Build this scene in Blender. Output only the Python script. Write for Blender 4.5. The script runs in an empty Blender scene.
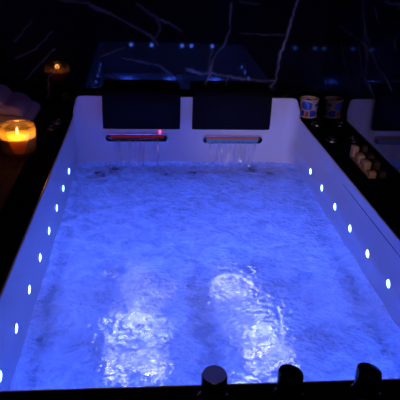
import bpy, bmesh, math, random
import numpy as np
from mathutils import Vector, Matrix, noise

random.seed(7)
rng = np.random.default_rng(7)
SC = bpy.context.scene
COL = SC.collection
R = math.radians
# brightness of the lamps, cloudiness of the water
LAMP, BAR, JET, ROOM, CANDLE, SPOT = 128, 74, 30, 4.5, .6, 8
AER0, AER1 = .12, .95

# vein strokes in the marble: (strength, [(along wall, height), ...])
BACK=[
 (0.55,[(0.176, 0.704), (0.177, 0.599), (0.154, 0.525), (0.12, 0.489), (0.106, 0.453), (0.102, 0.399), (0.072, 0.339)]),
 (0.30,[(0.106, 0.511), (0.094, 0.462), (0.092, 0.403)]),
 (0.90,[(0.469, 0.728), (0.45, 0.652), (0.432, 0.557), (0.411, 0.49), (0.404, 0.413), (0.403, 0.376), (0.378, 0.339)]),
 (0.60,[(-0.008, 0.415), (0.052, 0.398), (0.101, 0.404), (0.166, 0.391), (0.259, 0.379), (0.329, 0.37), (0.399, 0.372)]),
 (0.30,[(0.18, 0.391), (0.169, 0.336)]),
 (0.20,[(0.223, 0.583), (0.322, 0.576), (0.426, 0.579)]),
 (0.35,[(-0.428, 0.681), (-0.332, 0.646), (-0.264, 0.61), (-0.174, 0.566), (-0.139, 0.524)]),
 (0.50,[(-0.229, 0.694), (-0.144, 0.638), (-0.083, 0.615), (-0.034, 0.582)]),
 (0.30,[(-0.144, 0.638), (-0.13, 0.588), (-0.152, 0.553)]),
 (0.45,[(-0.297, 0.464), (-0.209, 0.448), (-0.129, 0.431), (-0.08, 0.396), (-0.042, 0.342)]),
 (0.40,[(-0.013, 0.424), (0.051, 0.403)]),
 (0.20,[(-0.37, 0.387), (-0.268, 0.353), (-0.224, 0.312)]),
 (0.30,[(-0.754, 0.528), (-0.712, 0.575), (-0.675, 0.613)]),
 (0.30,[(-0.757, 0.455), (-0.668, 0.496), (-0.595, 0.57)]),
 (0.30,[(-0.722, 0.359), (-0.66, 0.427), (-0.587, 0.497)]),
 (0.30,[(-0.632, 0.284), (-0.621, 0.379), (-0.583, 0.415)]),
 (0.30,[(0.214, 0.714), (0.303, 0.708)]),
 (0.30,[(-0.552, 0.702), (-0.436, 0.693), (-0.328, 0.642)]),
 (0.25,[(-0.394, 0.466), (-0.341, 0.489), (-0.288, 0.508)]),
]
RIGHT=[
 (0.30,[(-0.106, 0.648), (-0.27, 0.638), (-0.451, 0.624), (-0.573, 0.584), (-0.627, 0.551)]),
 (0.30,[(-0.343, 0.741), (-0.418, 0.672), (-0.481, 0.629), (-0.547, 0.596)]),
 (0.25,[(-0.364, 0.616), (-0.438, 0.529), (-0.54, 0.498), (-0.605, 0.467)]),
 (0.25,[(-0.461, 0.765), (-0.543, 0.716)]),
 (0.30,[(-0.627, 0.572), (-0.734, 0.536)]),
 (0.20,[(-0.152, 0.578), (-0.271, 0.492), (-0.392, 0.422)]),
 (0.25,[(-0.427, 0.527), (-0.413, 0.427)]),
 (0.30,[(-0.556, 0.793), (-0.684, 0.798)]),
 (0.20,[(0.07, 0.711), (-0.014, 0.659)]),
 (0.25,[(-0.717, 0.726), (-0.686, 0.683), (-0.712, 0.662)]),
]

# ------------------------------------------------------------------ helpers
def link(name, me, mats, parent=None):
    o = bpy.data.objects.new(name, me); COL.objects.link(o)
    for m in (mats if isinstance(mats, (list, tuple)) else [mats]):
        me.materials.append(m)
    if parent: o.parent = parent
    return o

def obj(name, bm, mats, parent=None, smooth=True, angle=40):
    bmesh.ops.recalc_face_normals(bm, faces=bm.faces[:])
    return raw(name, bm, mats, parent, smooth, angle)

def raw(name, bm, mats, parent=None, smooth=True, angle=40):
    me = bpy.data.meshes.new(name)
    if smooth:
        a = R(angle)
        for f in bm.faces: f.smooth = True
        for e in bm.edges:
            if len(e.link_faces) == 2 and e.calc_face_angle(0) > a: e.smooth = False
    bm.to_mesh(me); bm.free()
    return link(name, me, mats, parent)

def thing(name, label, cat, loc=(0, 0, 0), rotz=0, group=None):
    o = bpy.data.objects.new(name, None); COL.objects.link(o)
    o.location = loc; o.rotation_euler = (0, 0, rotz); o.empty_display_size = .05
    return tag(o, label, cat, group)

def tag(o, label, cat, group=None, kind=None):
    o['label'] = label; o['category'] = cat
    if group: o['group'] = group
    if kind: o['kind'] = kind
    return o

def struct(o, label=None):
    o['kind'] = 'structure'
    if label: o['label'] = label
    return o

def box(bm, x0, x1, y0, y1, z0, z1, bev=0, seg=2):
    r = bmesh.ops.create_cube(bm, size=1)
    vs = r['verts']
    bmesh.ops.scale(bm, vec=(x1-x0, y1-y0, z1-z0), verts=vs)
    bmesh.ops.translate(bm, vec=((x0+x1)/2, (y0+y1)/2, (z0+z1)/2), verts=vs)
    if bev:
        es = list({e for v in vs for e in v.link_edges})
        bmesh.ops.bevel(bm, geom=es, offset=bev, segments=seg, profile=.5, affect='EDGES')
    return vs

def lathe(bm, prof, n=40, M=None, closed=False):
    rings = []
    for r, z in prof:
        if r < 1e-6:
            rings.append([bm.verts.new((0, 0, z))])
        else:
            rings.append([bm.verts.new((r*math.cos(2*math.pi*k/n), r*math.sin(2*math.pi*k/n), z)) for k in range(n)])
    pairs = list(zip(rings, rings[1:]))
    if closed: pairs.append((rings[-1], rings[0]))
    for a, b in pairs:
        for k in range(n):
            j = (k+1) % n
            if len(a) == 1 and len(b) == 1: continue
            if len(a) == 1: bm.faces.new((a[0], b[k], b[j]))
            elif len(b) == 1: bm.faces.new((a[k], a[j], b[0]))
            else: bm.faces.new((a[k], a[j], b[j], b[k]))
    if M is not None:
        bmesh.ops.transform(bm, matrix=M, verts=[v for r in rings for v in r])

def tube(bm, pts, rad, n=8, closed=False):
    pts = [Vector(p) for p in pts]; N = len(pts); rings = []
    for i, p in enumerate(pts):
        if closed: t = pts[(i+1) % N]-pts[i-1]
        else: t = pts[min(i+1, N-1)]-pts[max(i-1, 0)]
        t.normalize()
        up = Vector((0, 0, 1)) if abs(t.z) < .9 else Vector((0, 1, 0))
        a = t.cross(up).normalized(); b = a.cross(t)
        rr = rad[i] if isinstance(rad, (list, tuple)) else rad
        rings.append([bm.verts.new(p+rr*(math.cos(2*math.pi*k/n)*a+math.sin(2*math.pi*k/n)*b)) for k in range(n)])
    for i in range(N if closed else N-1):
        A, B = rings[i], rings[(i+1) % N]
        for k in range(n):
            j = (k+1) % n
            bm.faces.new((A[k], A[j], B[j], B[k]))
    if not closed:
        bm.faces.new(rings[0]); bm.faces.new(rings[-1])

def stadium(w, h, n=10):
    """outline of a pill shape in the x/z plane"""
    r = h/2; a = w/2-r; out = []
    for k in range(n+1):
        t = -math.pi/2+math.pi*k/n; out.append((a+r*math.cos(t), r*math.sin(t)))
    for k in range(n+1):
        t = math.pi/2+math.pi*k/n; out.append((-a+r*math.cos(t), r*math.sin(t)))
    return out

def smooth(a, b, x):
    t = np.clip((x-a)/(b-a), 0, 1); return t*t*(3-2*t)

def nz(x, y, z): return noise.noise(Vector((x, y, z)))

# ---------------------------------------------------------------- materials
def mat(name):
    m = bpy.data.materials.new(name); m.use_nodes = True
    nt = m.node_tree; nt.nodes.clear()
    return m, nt.nodes, nt.links

def principled(name, col, rough=.5, metal=0, spec=.5, bump=None, trans=0, ior=1.45, coat=0, vary=None):
    m, N, L = mat(name)
    o = N.new('ShaderNodeOutputMaterial'); b = N.new('ShaderNodeBsdfPrincipled')
    L.new(b.outputs[0], o.inputs[0])
    b.inputs['Base Color'].default_value = (*col, 1); b.inputs['Roughness'].default_value = rough
    b.inputs['Metallic'].default_value = metal; b.inputs['Specular IOR Level'].default_value = spec
    b.inputs['Transmission Weight'].default_value = trans; b.inputs['IOR'].default_value = ior
    b.inputs['Coat Weight'].default_value = coat
    tc = N.new('ShaderNodeTexCoord')
    if vary:
        sc, c2 = vary
        t = N.new('ShaderNodeTexNoise'); t.inputs['Scale'].default_value = sc; t.inputs['Detail'].default_value = 4
        L.new(tc.outputs['Object'], t.inputs['Vector'])
        mx = N.new('ShaderNodeMix'); mx.data_type = 'RGBA'
        mx.inputs[6].default_value = (*col, 1); mx.inputs[7].default_value = (*c2, 1)
        L.new(t.outputs[0], mx.inputs[0]); L.new(mx.outputs[2], b.inputs['Base Color'])
    if bump:
        sc, st, dist = bump
        t = N.new('ShaderNodeTexNoise'); t.inputs['Scale'].default_value = sc; t.inputs['Detail'].default_value = 3
        L.new(tc.outputs['Object'], t.inputs['Vector'])
        bp = N.new('ShaderNodeBump'); bp.inputs['Strength'].default_value = st; bp.inputs['Distance'].default_value = dist
        L.new(t.outputs[0], bp.inputs['Height']); L.new(bp.outputs[0], b.inputs['Normal'])
    return m

def emission(name, col, s):
    m, N, L = mat(name)
    o = N.new('ShaderNodeOutputMaterial'); e = N.new('ShaderNodeEmission')
    e.inputs[0].default_value = (*col, 1); e.inputs[1].default_value = s
    L.new(e.outputs[0], o.inputs[0]); return m

M_acryl = principled('white_acrylic', (.80, .80, .82), .22, spec=.5)
M_seat = principled('white_acrylic_seat', (.80, .80, .82), .4)
M_black = principled('black_gloss', (.006, .005, .006), .4, spec=0, vary=(9, (.010, .007, .008)))
M_ledge = principled('black_ledge', (.006, .005, .006), .35)
M_foam = principled('black_padding', (.0045, .0045, .006), .8, spec=.12, bump=(900, .25, .002))
M_chrome = principled('chrome', (.75, .75, .78), .12, metal=1)
M_dchrome = principled('dark_chrome', (.05, .045, .055), .16, metal=1)
M_satin = principled('satin_metal', (.42, .42, .46), .25, metal=1)
M_pewter = principled('pewter_metal', (.20, .20, .22), .32, metal=1)
M_dark = principled('dark_plastic', (.01, .01, .012), .4)
M_seam = principled('dark_seam', (.02, .02, .03), .6)
M_room = principled('dark_plaster', (.012, .011, .013), .7)
M_ceil = principled('pale_ceiling_paint', (.8, .8, .8), .8)
M_floor = principled('dark_floor_tile', (.02, .018, .018), .3)
M_towel = principled('towel_terry', (.50, .44, .47), .95, spec=.1, bump=(260, .9, .006), vary=(40, (.42, .37, .41)))
M_wax = None
M_led = emission('led_glow', (.07, .16, 1.0), 36)
M_lamp = emission('underwater_lamp_glow', (.034, .105, 1.0), LAMP)
M_bar = emission('added_bar_glow', (.034, .105, 1.0), BAR)
M_sparkle = emission('sparkle_glow', (.50, .53, 1.0), JET)
M_redled = emission('red_led_glow', (1.0, .04, .10), 6)
M_redstrip = emission('red_strip_glow', (1.0, .05, .09), .10)
M_chromeshine = emission('red_chrome_shine', (1.0, .24, .28), .14)
M_waterglow = emission('lit_water_glow', (.12, .22, 1.0), .30)
M_flame = emission('flame_glow', (1.0, .50, .12), 25)
M_wick = principled('charred_wick', (.02, .015, .01), .9)

def marble():
    m, N, L = mat('black_marble')
    o = N.new('ShaderNodeOutputMaterial'); b = N.new('ShaderNodeBsdfPrincipled'); L.new(b.outputs[0], o.inputs[0])
    b.inputs['Roughness'].default_value = .04; b.inputs['Specular IOR Level'].default_value = .5; b.inputs['IOR'].default_value = 1.32
    at = N.new('ShaderNodeAttribute'); at.attribute_name = 'vein'
    tc = N.new('ShaderNodeTexCoord')
    n1 = N.new('ShaderNodeTexNoise'); n1.inputs['Scale'].default_value = 5; n1.inputs['Detail'].default_value = 6
    L.new(tc.outputs['Object'], n1.inputs['Vector'])
    cr = N.new('ShaderNodeValToRGB')
    cr.color_ramp.elements[0].position = .35; cr.color_ramp.elements[0].color = (.0018, .0016, .002, 1)
    cr.color_ramp.elements[1].position = .75; cr.color_ramp.elements[1].color = (.006, .0055, .007, 1)
    L.new(n1.outputs[0], cr.inputs[0])
    mx = N.new('ShaderNodeMix'); mx.data_type = 'RGBA'
    L.new(at.outputs['Fac'], mx.inputs[0]); L.new(cr.outputs[0], mx.inputs[6]); mx.inputs[7].default_value = (.32, .31, .35, 1)
    L.new(mx.outputs[2], b.inputs['Base Color'])
    return m
M_marble = marble()

def wood():
    m, N, L = mat('dark_wood')
    o = N.new('ShaderNodeOutputMaterial'); b = N.new('ShaderNodeBsdfPrincipled'); L.new(b.outputs[0], o.inputs[0])
    b.inputs['Roughness'].default_value = .8; b.inputs['Specular IOR Level'].default_value = .1
    tc = N.new('ShaderNodeTexCoord'); mp = N.new('ShaderNodeMapping'); mp.inputs['Scale'].default_value = (14, 1.6, 14)
    L.new(tc.outputs['Object'], mp.inputs[0])
    n = N.new('ShaderNodeTexNoise'); n.inputs['Scale'].default_value = 3; n.inputs['Detail'].default_value = 5
    L.new(mp.outputs[0], n.inputs['Vector'])
    cr = N.new('ShaderNodeValToRGB')
    cr.color_ramp.elements[0].position = .3; cr.color_ramp.elements[0].color = (.035, .010, .006, 1)
    cr.color_ramp.elements[1].position = .7; cr.color_ramp.elements[1].color = (.10, .028, .016, 1)
    L.new(n.outputs[0], cr.inputs[0]); L.new(cr.outputs[0], b.inputs['Base Color'])
    bp = N.new('ShaderNodeBump'); bp.inputs['Strength'].default_value = .3; bp.inputs['Distance'].default_value = .002
    L.new(n.outputs[0], bp.inputs['Height']); L.new(bp.outputs[0], b.inputs['Normal'])
    return m
M_wood = wood()

def water_mat():
    """choppy, aerated water: clear refraction mixed with a milky scatter of bubbles"""
    m, N, L = mat('aerated_water')
    o = N.new('ShaderNodeOutputMaterial')
    gl = N.new('ShaderNodeBsdfGlass'); gl.inputs['IOR'].default_value = 1.33; gl.inputs['Roughness'].default_value = .02
    gl.inputs['Color'].default_value = (.92, .95, 1, 1)
    df = N.new('ShaderNodeBsdfDiffuse'); tr = N.new('ShaderNodeBsdfTranslucent')
    for q in (df, tr): q.inputs[0].default_value = (.90, .92, .96, 1)
    body = N.new('ShaderNodeMixShader'); body.inputs[0].default_value = .72
    L.new(df.outputs[0], body.inputs[1]); L.new(tr.outputs[0], body.inputs[2])
    tc = N.new('ShaderNodeTexCoord')
    n1 = N.new('ShaderNodeTexNoise'); n1.inputs['Scale'].default_value = 15; n1.inputs['Detail'].default_value = 10; n1.inputs['Roughness'].default_value = .65
    n1.inputs['Distortion'].default_value = .8
    L.new(tc.outputs['Object'], n1.inputs['Vector'])
    fo = N.new('ShaderNodeAttribute'); fo.attribute_name = 'foam'
    mr = N.new('ShaderNodeMapRange'); mr.inputs[1].default_value = .3; mr.inputs[2].default_value = .7
    mr.inputs[3].default_value = AER0; mr.inputs[4].default_value = AER1
    L.new(n1.outputs[0], mr.inputs[0])
    sub = N.new('ShaderNodeMath'); sub.operation = 'MULTIPLY_ADD'; sub.inputs[1].default_value = -.55; sub.use_clamp = True
    L.new(fo.outputs['Fac'], sub.inputs[0]); L.new(mr.outputs[0], sub.inputs[2])
    mix = N.new('ShaderNodeMixShader')
    L.new(sub.outputs[0], mix.inputs[0]); L.new(gl.outputs[0], mix.inputs[1]); L.new(body.outputs[0], mix.inputs[2])
    n2 = N.new('ShaderNodeTexNoise'); n2.inputs['Scale'].default_value = 70; n2.inputs['Detail'].default_value = 3
    L.new(tc.outputs['Object'], n2.inputs['Vector'])
    bp = N.new('ShaderNodeBump'); bp.inputs['Strength'].default_value = .7; bp.inputs['Distance'].default_value = .008
    L.new(n2.outputs[0], bp.inputs['Height'])
    for q in (gl, df, tr): L.new(bp.outputs[0], q.inputs['Normal'])
    L.new(mix.outputs[0], o.inputs[0])
    return m

def fall_mat():
    m, N, L = mat('falling_water')
    o = N.new('ShaderNodeOutputMaterial')
    tp = N.new('ShaderNodeBsdfTransparent'); tp.inputs[0].default_value = (.98, .985, 1, 1)
    gs = N.new('ShaderNodeBsdfGlossy'); gs.inputs['Roughness'].default_value = .15
    df = N.new('ShaderNodeBsdfTranslucent'); df.inputs[0].default_value = (.9, .92, 1, 1)
    tc = N.new('ShaderNodeTexCoord'); mp = N.new('ShaderNodeMapping'); mp.inputs['Scale'].default_value = (85, 12, 5)
    L.new(tc.outputs['Object'], mp.inputs[0])
    n = N.new('ShaderNodeTexNoise'); n.inputs['Scale'].default_value = 1; n.inputs['Detail'].default_value = 4
    L.new(mp.outputs[0], n.inputs['Vector'])
    a = N.new('ShaderNodeAddShader'); w = N.new('ShaderNodeMixShader'); w.inputs[0].default_value = .85
    L.new(gs.outputs[0], w.inputs[1]); L.new(df.outputs[0], w.inputs[2])
    mr = N.new('ShaderNodeMapRange'); mr.inputs[1].default_value = .48; mr.inputs[2].default_value = .72
    mr.inputs[3].default_value = .03; mr.inputs[4].default_value = .36
    L.new(n.outputs[0], mr.inputs[0])
    mix = N.new('ShaderNodeMixShader'); L.new(mr.outputs[0], mix.inputs[0])
    L.new(tp.outputs[0], mix.inputs[1]); L.new(w.outputs[0], mix.inputs[2])
    N.remove(a)
    L.new(mix.outputs[0], o.inputs[0]); return m

def glass(name, col, rough=.03, tint=.25):
    m, N, L = mat(name)
    o = N.new('ShaderNodeOutputMaterial')
    tp = N.new('ShaderNodeBsdfTransparent'); tp.inputs[0].default_value = (*col, 1)
    gs = N.new('ShaderNodeBsdfGlossy'); gs.inputs['Roughness'].default_value = rough
    fr = N.new('ShaderNodeFresnel'); fr.inputs[0].default_value = 1.5
    mx = N.new('ShaderNodeMixShader'); L.new(fr.outputs[0], mx.inputs[0]); L.new(tp.outputs[0], mx.inputs[1]); L.new(gs.outputs[0], mx.inputs[2])
    L.new(mx.outputs[0], o.inputs[0]); return m
M_water = water_mat(); M_fall = fall_mat()
def amber():
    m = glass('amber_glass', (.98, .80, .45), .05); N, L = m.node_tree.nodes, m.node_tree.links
    out = next(n for n in N if n.type == 'OUTPUT_MATERIAL'); old = out.inputs[0].links[0].from_socket
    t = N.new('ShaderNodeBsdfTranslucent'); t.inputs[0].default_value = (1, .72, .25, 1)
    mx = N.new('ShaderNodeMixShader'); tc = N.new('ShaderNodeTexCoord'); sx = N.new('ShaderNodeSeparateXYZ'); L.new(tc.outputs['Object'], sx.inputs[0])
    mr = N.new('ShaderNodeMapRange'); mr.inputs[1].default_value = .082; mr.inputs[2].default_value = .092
    mr.inputs[3].default_value = .24; mr.inputs[4].default_value = .07  # lower glass made more translucent, putting the lit band into the material
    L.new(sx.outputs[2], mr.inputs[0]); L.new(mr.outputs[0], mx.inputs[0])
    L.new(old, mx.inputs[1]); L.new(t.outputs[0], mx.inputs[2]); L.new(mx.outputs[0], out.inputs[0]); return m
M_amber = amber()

def wax_mat():
    m, N, L = mat('candle_wax')
    o = N.new('ShaderNodeOutputMaterial'); b = N.new('ShaderNodeBsdfPrincipled'); L.new(b.outputs[0], o.inputs[0])
    b.inputs['Base Color'].default_value = (.95, .68, .30, 1); b.inputs['Roughness'].default_value = .4
    b.inputs['Subsurface Weight'].default_value = .8; b.inputs['Subsurface Radius'].default_value = (.03, .022, .009); b.inputs['Subsurface Scale'].default_value = 1
    return m
M_wax = wax_mat()

def mosaic():
    m, N, L = mat('mosaic_glass')
    o = N.new('ShaderNodeOutputMaterial'); b = N.new('ShaderNodeBsdfPrincipled'); L.new(b.outputs[0], o.inputs[0])
    b.inputs['Roughness'].default_value = .15
    tc = N.new('ShaderNodeTexCoord')
    v = N.new('ShaderNodeTexVoronoi'); v.inputs['Scale'].default_value = 26
    e = N.new('ShaderNodeTexVoronoi'); e.feature = 'DISTANCE_TO_EDGE'; e.inputs['Scale'].default_value = 26
    for q in (v, e): L.new(tc.outputs['Object'], q.inputs['Vector'])
    sp = N.new('ShaderNodeSeparateColor'); L.new(v.outputs['Color'], sp.inputs[0])
    cr = N.new('ShaderNodeValToRGB'); cr.color_ramp.interpolation = 'CONSTANT'
    els = cr.color_ramp.elements
    els[0].position = 0; els[0].color = (.03, .08, .7, 1)
    els[1].position = .4; els[1].color = (.5, .06, .05, 1)
    for p, c in ((.55, (.05, .1, .5, 1)), (.7, (.55, .35, .22, 1)), (.85, (.25, .05, .2, 1))):
        q = els.new(p); q.color = c
    L.new(sp.outputs[0], cr.inputs[0])
    lt = N.new('ShaderNodeMath'); lt.operation = 'LESS_THAN'; lt.inputs[1].default_value = .07; L.new(e.outputs['Distance'], lt.inputs[0])
    mx = N.new('ShaderNodeMix'); mx.data_type = 'RGBA'; L.new(lt.outputs[0], mx.inputs[0]); L.new(cr.outputs[0], mx.inputs[6])
    mx.inputs[7].default_value = (.6, .44, .36, 1); L.new(mx.outputs[2], b.inputs['Base Color'])
    return m
M_mosaic = mosaic()
M_plinth = principled('mosaic_grout', (.62, .50, .45), .6)
M_cream = principled('cream_ceramic', (.62, .42, .20), .5, bump=(60, .6, .004), vary=(45, (.48, .30, .14)))

# ------------------------------------------------------------------ the room
FLOOR, CEIL = -.45, 1.95
XL, XR, YB, YF = -.95, .614, .070, -4.4

def stroke_field(U, V, strokes, wid=.0026):
    """vein strength at every grid point"""
    F = np.zeros_like(U)
    for s, pts in strokes:
        P = [np.array(p) for p in pts]
        Q = [P[0]]
        for a, b in zip(P, P[1:]):
            d = b-a; n = max(2, int(np.hypot(*d)/.012))
            nrm = np.array([-d[1], d[0]])/max(1e-6, np.hypot(*d))
            for k in range(1, n+1):
                t = k/n; Q.append(a+d*t+nrm*(0 if k == n else rng.normal(0, .002)))
        for i, (a, b) in enumerate(zip(Q, Q[1:])):
            w = wid*(.6+.9*abs(nz(a[0]*9, a[1]*9, 3.3))*2)
            lo = np.minimum(a, b)-.02; hi = np.maximum(a, b)+.02
            sel = (U > lo[0]) & (U < hi[0]) & (V > lo[1]) & (V < hi[1])
            if not sel.any(): continue
            d = b-a; L2 = d@d+1e-12
            t = np.clip(((U[sel]-a[0])*d[0]+(V[sel]-a[1])*d[1])/L2, 0, 1)
            dist = np.hypot(U[sel]-a[0]-t*d[0], V[sel]-a[1]-t*d[1])
            g = s*(.55+.6*abs(nz(a[0]*14, a[1]*14, 8.1))*1.6)
            F[sel] = np.maximum(F[sel], g*np.exp(-(dist/w)**2)+.06*g*np.exp(-(dist/.010)**2))
    return np.clip(F, 0, 1)

def wall_grid(name, us, vs, place, strokes):
    U, V = np.meshgrid(us, vs)
    F = stroke_field(U, V, strokes)
    nu, nv = len(us), len(vs)
    co = place(U.ravel(), V.ravel())
    idx = np.arange(nu*nv).reshape(nv, nu)
    q = np.stack([idx[:-1, :-1], idx[:-1, 1:], idx[1:, 1:], idx[1:, :-1]], -1).reshape(-1, 4)
    me = bpy.data.meshes.new(name)
    me.from_pydata(co.tolist(), [], q.tolist())
    at = me.attributes.new('vein', 'FLOAT', 'POINT'); at.data.foreach_set('value', F.ravel().astype(np.float32))
    o = link(name, me, M_marble)
    return o

def extra(n, u0, u1, v0, v1):
    out = []
    for _ in range(n):
        u, v = rng.uniform(u0, u1), rng.uniform(v0, v1); a = rng.uniform(0, 6.28); p = [(u, v)]
        for k in range(rng.integers(2, 6)):
            a += rng.normal(0, .4); u += .07*math.cos(a); v += .07*math.sin(a); p.append((u, v))
        out.append((rng.uniform(.15, .45), p))
    return out

us = np.concatenate([np.arange(XL, XR, .0045), [XR]])
vs = np.concatenate([[FLOOR, 0, .2], np.arange(.22, .90, .0045), np.arange(.92, CEIL, .03), [CEIL]])
w = wall_grid('wall_back', us, vs, lambda u, v: np.stack([u, np.full_like(u, YB), v], -1), BACK)
struct(w, 'black polished marble wall with pale veins behind the tub')
us = np.concatenate([np.arange(YF, -1.6, .1), np.arange(-1.6, YB, .006), [YB]])
w = wall_grid('wall_right', us, vs, lambda u, v: np.stack([np.full_like(u, XR), u, v], -1), RIGHT+extra(6, -1.5, -.95, .35, .88))
struct(w, 'black polished marble wall along the rim that holds the mosaic candle holder')
for name, bx in (('wall_left', (XL-.1, XL, YF, YB, FLOOR, CEIL)), ('wall_front', (XL, XR, YF-.1, YF, FLOOR, CEIL)),
                 ('ceiling', (XL-.1, XR+.1, YF-.1, YB+.1, CEIL, CEIL+.1)), ('floor', (XL-.1, XR+.1, YF-.1, YB+.1, FLOOR-.1, FLOOR))):
    bm = bmesh.new(); box(bm, *bx); struct(obj(name, bm, M_floor if name == 'floor' else M_ceil if name == 'ceiling' else M_room, smooth=False))

# --------------------------------------------------------------------- tub
ZR, ZH = .219, .307
YN = -1.7376
TAP = .0084
def ring(z, inset=0., rc=.055, n=9):
    """inside outline of the basin at height z, counter-clockwise from the near left corner"""
    k = z/ZR
    wl = .5+.0102*k-.004*math.exp(-((z-.085)/.05)**2) if z > 0 else .5+.05*z*(1-z)
    wr = .5+.0039*k-.013*math.exp(-((z-.085)/.05)**2) if z > 0 else .5+.05*z*(1-z)
    yf = 0.0 if z > 0 else .10*z
    yn = YN+.02*(1-k) if z > 0 else YN+.02-.10*z
    wl -= inset; wr -= inset; yf -= inset; yn += inset
    xl = lambda y: -(wl-TAP*y); xr = lambda y: wr-TAP*y
    pts = []
    def arc(cx, cy, a0):
        for i in range(n+1):
            a = R(a0+90*i/n); pts.append((cx+rc*math.cos(a), cy+rc*math.sin(a)))
    def line(p, q, m):
        for i in range(1, m): pts.append((p[0]+(q[0]-p[0])*i/m, p[1]+(q[1]-p[1])*i/m))
    arc(xl(yn)+rc, yn+rc, 180); a = pts[-1]
    line(a, (xr(yn)-rc, yn), 12); arc(xr(yn)-rc, yn+rc, 270); a = pts[-1]
    line(a, (xr(yf), yf-rc), 24); arc(xr(yf)-rc, yf-rc, 0); a = pts[-1]
    line(a, (xl(yf)+rc, yf), 12); arc(xl(yf)+rc, yf-rc, 90); a = pts[-1]
    line(a, (xl(yn), yn+rc), 24)
    return pts

def ztop(y):
    t = min(1, max(0, (y+.050)/.044)); return ZR+(ZH-ZR)*t*t*(3-2*t)

tub = thing('bathtub', 'two-person whirlpool bathtub with white basin, black rim and rows of blue lights', 'bathtub', (0, 0, FLOOR))
TW = Matrix.Translation((0, 0, -FLOOR))            # children are built in room space, then moved with the tub
def part(name, bm, mats, parent=None, **k):
    o = obj(name, bm, mats, parent or tub, **k)
    if parent is None: o.matrix_parent_inverse = TW
    return o

bm = bmesh.new()
zs = [-.42, -.40, -.33, -.2, -.1, -.04, 0, .03, .05, .065, .08, .0898, .10, .115, .13, .15, .18, .21]
R0 = ring(ZR); NP = len(R0)
loops = []
for z in zs:
    ins = .05 if z == -.42 else (.015 if z == -.40 else 0)
    loops.append([bm.verts.new((x, y, z)) for x, y in ring(z, ins)])
for extra_t in (.35, .7, 1.0):
    loops.append([bm.verts.new((x, y, .21+(ztop(y)-.21)*extra_t)) for x, y in R0])
for A, B in zip(loops, loops[1:]):
    for k in range(NP):
        j = (k+1) % NP; bm.faces.new((A[k], B[k], B[j], A[j]))
bm.faces.new(loops[0])
basin = raw('basin', bm, M_acryl, tub, angle=60); basin.matrix_parent_inverse = TW

# moulded seats under the water
def seat_depth(x, y):
    back = -.055-.35*smooth(-.02, -.62, y)
    pan = -.405
    z = np.maximum(back, pan)
    well = np.exp(-((np.abs(x+.215)/.105)**6))+np.exp(-((np.abs(x-.175)/.105)**6))
    legs = -.23-.07*np.clip(well, 0, 1)
    z = z+(legs-z)*smooth(-1.085, -1.095, y)
    div = np.exp(-((np.abs(x+.02)/.06)**6))*smooth(-.30, -.45, y)
    z = z+(np.maximum(z, -.17)-z)*div
    arm = smooth(.40, .47, np.abs(x))*smooth(-.1, -.35, y)
    z = z+(np.maximum(z, -.14)-z)*arm
    return z
gx = np.linspace(-.485, .485, 98); gy = np.linspace(-1.715, -.004, 172)
X, Y = np.meshgrid(gx, gy); Zs = seat_depth(X, Y)
me = bpy.data.meshes.new('seat')
idx = np.arange(X.size).reshape(X.shape)
q = np.stack([idx[:-1, :-1], idx[:-1, 1:], idx[1:, 1:], idx[1:, :-1]], -1).reshape(-1, 4)
me.from_pydata(np.stack([X.ravel(), Y.ravel(), Zs.ravel()], -1).tolist(), [], q.tolist())
for p in me.polygons: p.use_smooth = True
seat = link('seat', me, M_seat, tub); seat.matrix_parent_inverse = TW

# black rim: flat top between the basin edge and an outer rectangle
bm = bmesh.new()
OX0, OX1, OY0, OY1 = -.618, .611, -1.93, .067
def outer(p, q=0):
    x, y = p; cx, cy = 0., -.85
    dx, dy = x-cx, y-cy
    if y > -.06: return (OX0 if x < -.45 else OX1 if x > .44 else x*1.0, OY1) if abs(x) < .455 else ((OX0 if x < 0 else OX1), y if y < -.03 else OY1)
    if y < YN+.06: return (x, OY0) if abs(x) < .47 else ((OX0 if x < 0 else OX1), y if y > YN+.03 else OY0)
    return (OX0 if x < 0 else OX1, y)
off = ring(ZR, -.004)
a0 = [bm.verts.new((x, y, ZR-.03)) for x, y in off]
a = [bm.verts.new((x, y, ZR)) for x, y in off]
b = [bm.verts.new((*outer(p), ZR)) for p in off]
c = [bm.verts.new((*outer(p), ZR-.05)) for p in off]
for A, B in ((a0, a), (a, b), (b, c)):
    for k in range(NP):
        j = (k+1) % NP
        try: bm.faces.new((A[k], A[j], B[j], B[k]))
        except ValueError: pass
rim = part('rim', bm, M_black, angle=30)

# raised head ledge behind the far wall of the basin
bm = bmesh.new()
pl = [p for p in ring(ZR, -.003) if p[1] > -.052]
pl.sort(key=lambda p: p[0])
pl = pl+[(pl[-1][0], OY1), (pl[0][0], OY1)]
lo = [bm.verts.new((x, y, ZR-.02)) for x, y in pl]; hi = [bm.verts.new((x, y, min(ZH-.005, ztop(y)-.004) if y < .05 else ZH-.005)) for x, y in pl]
n = len(pl)
for k in range(n):
    j = (k+1) % n; bm.faces.new((lo[k], lo[j], hi[j], hi[k]))
bm.faces.new(lo); bm.faces.new(hi)
part('head_ledge', bm, M_ledge, smooth=False)

# thin white bead where the basin meets the rim
bm = bmesh.new()
rb = [p for p in ring(ZR, -.002)]
k0 = next(i for i, p in enumerate(rb) if p[0] > .4 and p[1] > YN+.06); k1 = max(i for i, p in enumerate(rb) if p[0] < -.4 and p[1] > YN+.06)
tube(bm, [(x, y, ztop(y)) for x, y in rb[k0:k1+1]], .0034, 8)
o = part('rim_bead', bm, M_acryl); o['label'] = 'thin white edge of the basin'

# outer panels
bm = bmesh.new(); box(bm, OX0+.01, OX1-.002, OY0+.01, OY0+.03, FLOOR, ZR-.05, .003); part('apron_panel', bm, M_black)

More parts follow.
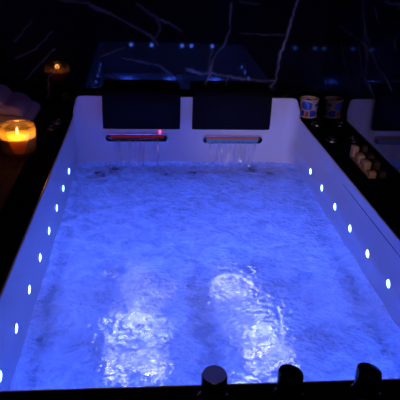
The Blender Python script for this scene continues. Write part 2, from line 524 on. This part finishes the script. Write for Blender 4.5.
# joint line low on the right inner wall
bm = bmesh.new()
tube(bm, [(.5035-TAP*y, y, .183) for y in np.linspace(-.70, -1.70, 12)], .0015, 6)
part('wall_seam', bm, M_seam)

# rows of small lights on the side walls and the foot wall
def led(loc, axis):
    M = Matrix.Translation(loc) @ Vector((0, 0, 1)).rotation_difference(Vector(axis)).to_matrix().to_4x4()
    bm = bmesh.new(); lathe(bm, [(.0140, -.004), (.0140, .0004), (.0128, .0008), (.0124, .0004)], 20, M)
    f = part('led_bezel', bm, M_acryl)
    bm = bmesh.new(); lathe(bm, [(.0124, .0004), (.009, .0022), (.005, .0030), (0, .0033)], 20, M)
    l = obj('led_lens', bm, M_led, f)
    return f
LZ, LY0, LS = .0898, -.3434, .1722
for k in range(8):
    y = LY0-LS*k
    led((-(.5000-TAP*y), y, LZ), (1, 0, -.02)); led((.4888-TAP*y, y, LZ), (-1, 0, -.02))
for x in (-.30, -.15, .075, .145, .30):
    led((x, YN+.004, .202), (0, 1, 0))

# underwater lamps on the foot wall (the coloured light of the tub)
for x, y, z in [(q, -1.690, -.145) for q in (-.33, 0, .33)]:
    M = Matrix.Translation((x, y, z)) @ Matrix.Rotation(R(-90), 4, 'X')
    bm = bmesh.new(); lathe(bm, [(.040, -.006), (.040, .002), (.038, .004), (.036, .002)], 28, M); f = part('underwater_lamp', bm, M_chrome)
    bm = bmesh.new(); lathe(bm, [(.036, .002), (.026, .004), (0, .005)], 28, M); obj('glow_lens', bm, M_lamp, f)

for xa, xb in ((-.41, -.09), (.05, .37)):  # unseen glowing bars added behind the leg step to brighten the far water
    bm = bmesh.new(); box(bm, xa, xb, -1.090, -1.079, -.404, -.318, .002); f = part('added_glow_bar', bm, M_acryl)
    bm = bmesh.new(); box(bm, xa+.004, xb-.004, -1.0795, -1.0775, -.400, -.322, .0005); obj('glow_lens', bm, M_bar, f)

# unseen glowing air jets added in the seats to make the water sparkle
JETS = []
jr = random.Random(3)
for cx, cy, rx, ry, n in ((-.225, -.97, .085, .08, 13), (-.23, -1.19, .075, .06, 10), (-.235, -1.34, .06, .035, 6), (-.20, -.72, .09, .10, 8),
                         (.125, -.73, .07, .06, 13), (.17, -.95, .09, .08, 12), (.18, -1.18, .07, .05, 9), (.12, -1.32, .07, .04, 8)):
    k = 0
    while k < n:
        x, y = cx+rx*jr.uniform(-1, 1), cy+ry*jr.uniform(-1, 1)
        if all(math.hypot(x-a, y-b) > .022 for a, b in JETS) and not -1.12 < y < -1.06: JETS.append((x, y)); k += 1
for x, y in JETS:
    z = float(seat_depth(np.array(x), np.array(y)))
    M = Matrix.Translation((x, y, z))
    bm = bmesh.new(); lathe(bm, [(.0085, -.004), (.0085, .003), (.0065, .0045), (.0052, .003)], 20, M); f = part('air_jet', bm, M_chrome)
    bm = bmesh.new(); lathe(bm, [(.0052, .003), (.003, .0045), (0, .005)], 16, M); obj('sparkle_lens', bm, M_sparkle, f)

# back massage jets just under the water line
for x, y in ((-.405, -.10), (-.335, -.05), (-.09, -.10), (.03, -.09), (.295, -.05), (.37, -.10)):
    z = float(seat_depth(np.array(x), np.array(y)))
    M = Matrix.Translation((x, y, z-.002)) @ Matrix.Rotation(R(35), 4, 'X')
    bm = bmesh.new(); lathe(bm, [(.034, -.006), (.034, .006), (.028, .012), (.020, .010), (.017, .001), (0, .001)], 24, M)
    part('jet_nozzle', bm, M_dark)

# head rests: padded cushions hooked over the top of the far wall
def headrest(x0, x1):
    bm = bmesh.new()
    prof = [(.060, .306), (.060, .345), (.050, .352), (.015, .352), (-.025, .346), (-.047, .325), (-.052, .28), (-.050, .20), (-.044, .176), (-.030, .168), (-.012, .172),
            (-.006, .185), (-.006, .300), (-.002, .311)]
    m = 16; sect = []
    for i in range(m+1):
        t = i/m; e = min(t, 1-t); rr = 1-.10*max(0, 1-e/.05)**2
        x = x0+(x1-x0)*t
        cy, cz = .0, .27
        sect.append([bm.verts.new((x, cy+(y-cy)*rr, cz+(z-cz)*(.97+.03*rr if e < .05 else 1))) for y, z in prof])
    for A, B in zip(sect, sect[1:]):
        for k in range(len(prof)):
            j = (k+1) % len(prof); bm.faces.new((A[k], A[j], B[j], B[k]))
    bm.faces.new(sect[0]); bm.faces.new(sect[-1])
    return part('headrest', bm, M_foam, angle=50)
headrest(-.383, -.041); headrest(.016, .368)

# waterfall spouts
def spout(cx, cz, w, h, strip, red):
    bm = bmesh.new()
    o1, o2, o3 = stadium(w, h), stadium(w-.010, h-.010), stadium(w-.016, h-.016)
    A = [bm.verts.new((cx+x, .002, cz+z)) for x, z in o1]; B = [bm.verts.new((cx+x, -.010, cz+z)) for x, z in o1]
    C = [bm.verts.new((cx+x*.985, -.014, cz+z*.9)) for x, z in o1]; D = [bm.verts.new((cx+x, -.014, cz+z)) for x, z in o2]
    E = [bm.verts.new((cx+x, -.0005, cz+z)) for x, z in o3]; n = len(o1)
    for P, Q in ((A, B), (B, C), (C, D), (D, E)):
        for k in range(n):
            j = (k+1) % n; bm.faces.new((P[k], P[j], Q[j], Q[k]))
    bm.faces.new(E).material_index = 1
    s = part('waterfall_spout', bm, [M_chrome, M_dchrome])
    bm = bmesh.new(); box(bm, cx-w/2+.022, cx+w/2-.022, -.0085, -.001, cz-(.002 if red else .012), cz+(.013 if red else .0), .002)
    o = obj('glow_strip', bm, strip, s); o['label'] = 'red light strip in the spout' if red else 'blue glow put in for the lit water in the spout'
    if not red:  # glowing strip imitates the reddish shine on the chrome
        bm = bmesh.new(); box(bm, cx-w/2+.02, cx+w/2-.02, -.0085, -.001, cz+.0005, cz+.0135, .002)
        o = obj('glow_strip', bm, M_chromeshine, s); o['label'] = 'reddish glow put in for the shine on the chrome top'
    for sx in (-1, 1):
        bm = bmesh.new(); lathe(bm, [(.008, 0), (.008, .004), (.005, .006), (0, .006)], 16, Matrix.Translation((cx+sx*(w/2-.016), -.002, cz)) @ Matrix.Rotation(R(90), 4, 'X'))
        obj('end_cap', bm, M_dchrome, s)
    return s
spout(-.235, .120, .290, .042, M_redstrip, True)
spout(.206, .114, .285, .042, M_waterglow, False)  # both strips here glow in place of shiny chrome and blue-lit water
bm = bmesh.new(); lathe(bm, [(.0045, 0), (.0045, .003), (.003, .005), (0, .0055)], 14, Matrix.Translation((-.129, .001, .148)) @ Matrix.Rotation(R(90), 4, 'X'))
o = part('indicator_light', bm, M_redled); o['label'] = 'tiny glowing red dot above the left spout'

# air control dials on the side rims
def dial(x, y, rz, r=.026):
    M = Matrix.Translation((x, y, ZR-.001)) @ Matrix.Rotation(rz, 4, 'Z')
    bm = bmesh.new(); lathe(bm, [(r, 0), (r, .005), (r*.93, .008), (r*.6, .0085), (0, .0085)], 32, M); d = part('control_dial', bm, M_pewter)
    bm = bmesh.new(); vs = box(bm, -r*.75, r*.75, -.005, .005, .008, .018, .003); bmesh.ops.transform(bm, matrix=M, verts=bm.verts[:])
    g = obj('dial_grip', bm, M_satin, d)
dial(.565, -.109, .35); dial(.570, -.327, -1.2); dial(-.570, -.115, 1.2, .022); dial(-.583, -.195, 1.0, .022)

# tap handles on the near rim
for x, lean, az, m in ((-.072, 6, -90, M_chrome), (.067, 9, 10, M_dchrome), (.213, 12, 20, M_dchrome)):
    base = Matrix.Translation((x, -1.776, ZR-.001))
    bm = bmesh.new(); lathe(bm, [(.030, 0), (.030, .004), (.026, .007), (.0235, .009), (.0235, .054), (.0225, .056), (0, .056)], 36, base)
    T = R(lean); ca, sa = math.cos(R(az)), math.sin(R(az))
    for v in bm.verts:
        if v.co.z > ZR+.04:
            v.co.z -= ((v.co.x-x)*ca+(v.co.y+1.776)*sa)*math.tan(T)
    h = part('tap_handle', bm, M_dchrome)
    bm = bmesh.new(); lathe(bm, [(.0222, .0555), (.0222, .0578), (.0212, .0588), (0, .0588)], 36, base)
    for v in bm.verts: v.co.z -= ((v.co.x-x)*ca+(v.co.y+1.776)*sa)*math.tan(T)
    c = obj('handle_cap', bm, m, h)
    if m is M_chrome: c['label'] = 'grey mirror-like cap'

# ------------------------------------------------------------------- water
gx = np.linspace(-.52, .52, 250); gy = np.linspace(-1.735, .004, 418)
X, Y = np.meshgrid(gx, gy)
FOAM = [(-.24, -1.27, .10), (-.235, -1.46, .08), (.12, -.98, .11), (.16, -1.24, .10), (.11, -1.45, .09), (.20, -1.30, .07), (-.30, -.95, .06), (-.2, -1.1, .07)]
foam = np.zeros_like(X)
for fx, fy, fr in FOAM:
    foam = np.maximum(foam, np.exp(-((X-fx)**2+((Y-fy)*.9)**2)/fr**2))
splash = np.zeros_like(X)
for fx, fy, fr in ((-.33, -.07, .06), (-.40, -.13, .05), (-.08, -.12, .05), (.03, -.10, .05), (.29, -.05, .05), (.37, -.12, .05), (.19, -.06, .12), (-.25, -.06, .10)):
    splash = np.maximum(splash, np.exp(-((X-fx)**2+(Y-fy)**2)/fr**2))
Zw = np.zeros_like(X); Fo = np.zeros_like(X)
for i in range(X.shape[0]):
    for j in range(X.shape[1]):
        x, y = X[i, j], Y[i, j]; f = foam[i, j]; s = splash[i, j]
        wx = x+.03*nz(x*5, y*5, 9); wy = y+.03*nz(x*5, y*5, 19)
        z = .0075*nz(wx*6, wy*7, 1)+.0052*nz(wx*14, wy*16, 2)+(.0024+.0030*f+.003*s)*nz(wx*34, wy*38, 3)+(.0010+.0024*f+.0014*s)*nz(wx*78, wy*84, 4)
        Zw[i, j] = z+.004*f
        Fo[i, j] = max(f*max(0, .35+1.3*nz(wx*20, wy*20, 5)), min(1, 3*s*max(0, nz(wx*26, wy*26, 6)+.22)))
# keep the sheet inside the basin outline
wl = .5-TAP*Y; 
inside = np.clip(X, -(wl), wl)
Xc = X*(wl/.52)
me = bpy.data.meshes.new('bath_water')
idx = np.arange(X.size).reshape(X.shape)
q = np.stack([idx[:-1, :-1], idx[:-1, 1:], idx[1:, 1:], idx[1:, :-1]], -1).reshape(-1, 4)
me.from_pydata(np.stack([Xc.ravel(), Y.ravel(), Zw.ravel()], -1).tolist(), [], q.tolist())
for p in me.polygons: p.use_smooth = True
at = me.attributes.new('foam', 'FLOAT', 'POINT'); at.data.foreach_set('value', Fo.ravel().astype(np.float32))
water = link('bath_water', me, M_water)
tag(water, 'rippling blue-lit bath water filling the whirlpool tub', 'water', kind='stuff')

def curtain(name, cx, w0, w1, z0, yend, label, seed, gaps):
    bm = bmesh.new(); nu, nv, th = 44, 16, .0022
    def P(i, j, side):
        u = i/nu*2-1; v = j/nv
        w = (w0+(w1-w0)*v)/2
        y = -.012-(yend-.012)*v**.75+.004*nz(u*5, v*2, seed)
        return (cx+u*w+.004*nz(u*6, v*3, seed+4), y+side*th*(.5+abs(nz(u*9, v, seed+2))), z0*(1-v)-.004*v)
    keep = [[not any(a < i/nu*2-1 < b and j/nv > c for a, b, c in gaps) for j in range(nv)] for i in range(nu)]
    fr = {}; bk = {}
    def V(d, i, j, s):
        if (i, j) not in d: d[(i, j)] = bm.verts.new(P(i, j, s))
        return d[(i, j)]
    for i in range(nu):
        for j in range(nv):
            if not keep[i][j]: continue
            c4 = [(i, j), (i+1, j), (i+1, j+1), (i, j+1)]
            bm.faces.new([V(fr, a, b, -1) for a, b in c4]); bm.faces.new([V(bk, a, b, 1) for a, b in reversed(c4)])
            for (a, b), ni, nj in ((((i, j), (i, j+1)), i-1, j), (((i+1, j+1), (i+1, j)), i+1, j), (((i+1, j), (i, j)), i, j-1), (((i, j+1), (i+1, j+1)), i, j+1)):
                if not (0 <= ni < nu and 0 <= nj < nv and keep[ni][nj]):
                    try: bm.faces.new([V(fr, *b, -1), V(fr, *a, -1), V(bk, *a, 1), V(bk, *b, 1)])
                    except ValueError: pass
    o = obj(name, bm, M_fall)
    tag(o, label, 'water', 'sheets of falling water')
curtain('waterfall_curtain', -.235, .225, .19, .112, .055, 'thin sheet of water falling from the spout that glows red', 2, [])
curtain('waterfall_curtain', .206, .225, .185, .108, .055, 'sheet of water falling from the spout with a blue glow', 11, [])

# ------------------------------------------------------------- wooden ledge
sh = thing('wooden_ledge', 'dark brown wooden ledge under the towel and the jar candle', 'ledge', (-.784, -.70, FLOOR))
def local(bm, o): bmesh.ops.translate(bm, vec=-Vector(o.location), verts=bm.verts[:])
for i in range(3):
    bm = bmesh.new(); x0 = -.948+i*.1095; box(bm, x0, x0+.1075, -1.65, .067, ZR-.03, ZR-.0005, .002); local(bm, sh); obj('plank', bm, M_wood, sh)
bm = bmesh.new(); box(bm, -.948, -.63, -1.63, .065, FLOOR, ZR-.03); local(bm, sh); obj('ledge_base', bm, M_wood, sh, smooth=False)

# ------------------------------------------------------------------ candle
ca = thing('jar_candle', 'lit candle in an amber glass jar on the wooden ledge', 'candle', (-.662, -.47, ZR))
bm = bmesh.new()
lathe(bm, [(0, 0), (.058, 0), (.063, .004), (.0655, .012), (.0655, .046), (.0662, .048), (.0655, .050), (.0655, .080), (.0664, .083), (.0655, .086), (.0655, .090), (.063, .094), (.0625, .098), (.0645, .101), (.0625, .104), (.0595, .101), (.0595, .094),
           (.0615, .087), (.0620, .080), (.0620, .013), (.057, .007), (0, .006)], 56)
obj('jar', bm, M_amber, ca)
bm = bmesh.new(); lathe(bm, [(0, .008), (.056, .008), (.0605, .014), (.0605, .063), (.058, .0615), (.03, .060), (0, .0595)], 48)
obj('wax', bm, M_wax, ca)
for i, (x, y) in enumerate(((0, -.004),)):
    bm = bmesh.new(); tube(bm, [(x, y, .058), (x, y, .064), (x+.001, y, .069)], .0012, 6); wk = obj('wick', bm, M_wick, ca)
    bm = bmesh.new(); lathe(bm, [(0, .0655), (.003, .068), (.0045, .073), (.004, .080), (.0024, .088), (.001, .094), (0, .097)], 16, Matrix.Translation((x, y, 0))); fl = obj('flame', bm, M_flame, ca)

# ------------------------------------------------------------------- towel
tw = thing('folded_towel', 'thick white towel folded in soft layers on the wooden ledge behind the candle', 'towel', (-.760, -.118, ZR), 0)
def towel_layer(x0, x1, y0, y1, z0, z1, seed):
    bm = bmesh.new(); n = 30; m = 22; st = []
    for i in range(n+1):
        t = i/n; y = y0+(y1-y0)*t; e = min(t, 1-t); sq = (1-max(0, 1-e/.10)**2)**.5 if e < .10 else 1
        ring_ = []
        for k in range(m):
            a = 2*math.pi*k/m; c, s = math.cos(a), math.sin(a)
            sx = math.copysign(abs(c)**.45, c); sz = math.copysign(abs(s)**.6, s)
            x = (x0+x1)/2+sx*(x1-x0)/2*(.9+.1*sq)
            z = (z0+z1)/2+sz*(z1-z0)/2*max(.25, sq)
            d = .010*nz(x*9+seed, y*9, z*9)+.004*nz(x*30, y*30+seed, z*30)
            droop = .030*max(0, (x-(x1-.07))/.07)**2 if x1 > x0 else 0
            ring_.append(bm.verts.new((x+d, y+d*.5, max(.001, z+d*.8-droop*(z/.12)))))
        st.append(ring_)
    for A, B in zip(st, st[1:]):
        for k in range(m):
            j = (k+1) % m; bm.faces.new((A[k], A[j], B[j], B[k]))
    bm.faces.new(st[0]); bm.faces.new(st[-1])
    o = obj('fold', bm, M_towel, tw, angle=80)
    md = o.modifiers.new('s', 'SUBSURF'); md.levels = 1; md.render_levels = 1
towel_layer(-.13, .098, -.10, .165, .0, .062, 1)
towel_layer(-.135, .070, -.095, .165, .056, .100, 5)
towel_layer(-.14, -.005, -.08, .15, .094, .138, 9)

# ------------------------------------------------------ mosaic candle holder
vo = thing('mosaic_candle_holder', 'small mosaic glass candle holder with blue pieces in the corner by the headrest', 'candle holder', (.5570, .022, ZR))
vo.scale = (1.0, 1.0, 1.0)
bm = bmesh.new(); lathe(bm, [(0, .001), (.036, .001), (.0385, .004), (.0395, .012), (.0405, .045), (.042, .082), (.0395, .083), (.038, .045), (.036, .012), (0, .010)], 40); obj('mosaic_cup', bm, M_mosaic, vo)
for z, r in ((.0845, .0415), (.006, .0392)):
    bm = bmesh.new(); tube(bm, [(r*math.cos(2*math.pi*k/40), r*math.sin(2*math.pi*k/40), z) for k in range(40)], .0032, 8, closed=True); obj('edge_band', bm, M_plinth, vo)

# ---------------------------------------------------------- cream ornament
orn = thing('block_ornament', 'small tan ornament of four chunky joined blocks on the black rim beside the marble wall', 'ornament', (.5960, -.645, ZR))
specs = [(.000, .115, .028, .034, .056, 3), (.001, .050, .031, .042, .046, -4), (.000, -.014, .031, .040, .044, 4), (.000, -.080, .033, .028, .028, -3)]
for x, y, sx, sy, h, rz in specs:
    bm = bmesh.new()
    box(bm, -sx/2, sx/2, -sy/2, sy/2, 0, h*.94, .009, 3)
    bmesh.ops.subdivide_edges(bm, edges=bm.edges[:], cuts=2, use_grid_fill=True)
    for v in bm.verts:
        q = v.co*38; d = .0022*nz(q.x+x*50, q.y+y*40, q.z); v.co += Vector((d, d*.7, max(0, d)))
        if v.co.x < -sx/2+.004: v.co.x += .005*abs(math.sin(v.co.z*110))
    bmesh.ops.transform(bm, matrix=Matrix.Translation((x, y, 0)) @ Matrix.Rotation(R(rz), 4, 'Z'), verts=bm.verts[:])
    obj('block', bm, M_cream, orn, angle=60)
bm = bmesh.new(); box(bm, -.012, .016, -.09, .125, 0, .012, .004); obj('base_bar', bm, M_cream, orn)

# ------------------------------------------------------------------- lights
def area(name, loc, aim, size, col, power):
    l = bpy.data.lights.new(name, 'AREA'); l.shape = 'DISK'; l.size = size; l.color = col; l.energy = power
    o = bpy.data.objects.new(name, l); COL.objects.link(o); o.location = loc
    o.rotation_euler = (Vector(aim)-Vector(loc)).to_track_quat('-Z', 'Y').to_euler(); return o
area('warm_fill', (-.45, -4.1, 1.35), (0, -.3, .2), .25, (1.0, .40, .42), ROOM)  # unseen warm fill added to tint the far wall
sp = bpy.data.lights.new('wall_fill_spot', 'SPOT'); sp.color = (1, .78, .92); sp.energy = SPOT*10; sp.spot_size = R(15); sp.spot_blend = 1; sp.shadow_soft_size = .06  # unseen spot added to brighten the right part of the far wall
so = bpy.data.objects.new('wall_fill_spot', sp); COL.objects.link(so); so.location = (-.3, -4.0, 1.25)
so.rotation_euler = (Vector((.43, 0, .24))-so.location).to_track_quat('-Z', 'Y').to_euler()
p = bpy.data.lights.new('candle_flame_light', 'POINT'); p.color = (1, .45, .12); p.energy = CANDLE; p.shadow_soft_size = .012
po = bpy.data.objects.new('candle_flame_light', p); COL.objects.link(po); po.location = (-.662, -.474, ZR+.084)

w = bpy.data.worlds.new('night'); SC.world = w; w.use_nodes = True
w.node_tree.nodes['Background'].inputs[0].default_value = (.002, .002, .004, 1)

# ------------------------------------------------------------------- camera
yaw, pit, rol = .099, .4285, .038
fw = Vector((math.sin(yaw)*math.cos(pit), math.cos(yaw)*math.cos(pit), -math.sin(pit)))
rt = Vector((math.cos(yaw), -math.sin(yaw), 0)); up = rt.cross(fw)
r2 = math.cos(rol)*rt+math.sin(rol)*up; u2 = -math.sin(rol)*rt+math.cos(rol)*up
cam = bpy.data.cameras.new('camera'); co = bpy.data.objects.new('camera', cam); COL.objects.link(co)
M = Matrix((r2, u2, -fw)).transposed().to_4x4(); M.translation = Vector((-.1923, -2.6042, .9985)); co.matrix_world = M
cam.sensor_width = 36; cam.lens = 36*594.845/400; cam.clip_start = .02
SC.camera = co

vs_ = SC.view_settings
vs_.view_transform = 'Standard'; vs_.look = 'None'; vs_.gamma = 1; vs_.use_curve_mapping = False; vs_.exposure = 0
SC.cycles.max_bounces = 14; SC.cycles.transmission_bounces = 10; SC.cycles.transparent_max_bounces = 12
SC.cycles.use_denoising = True; SC.cycles.sample_clamp_indirect = 4
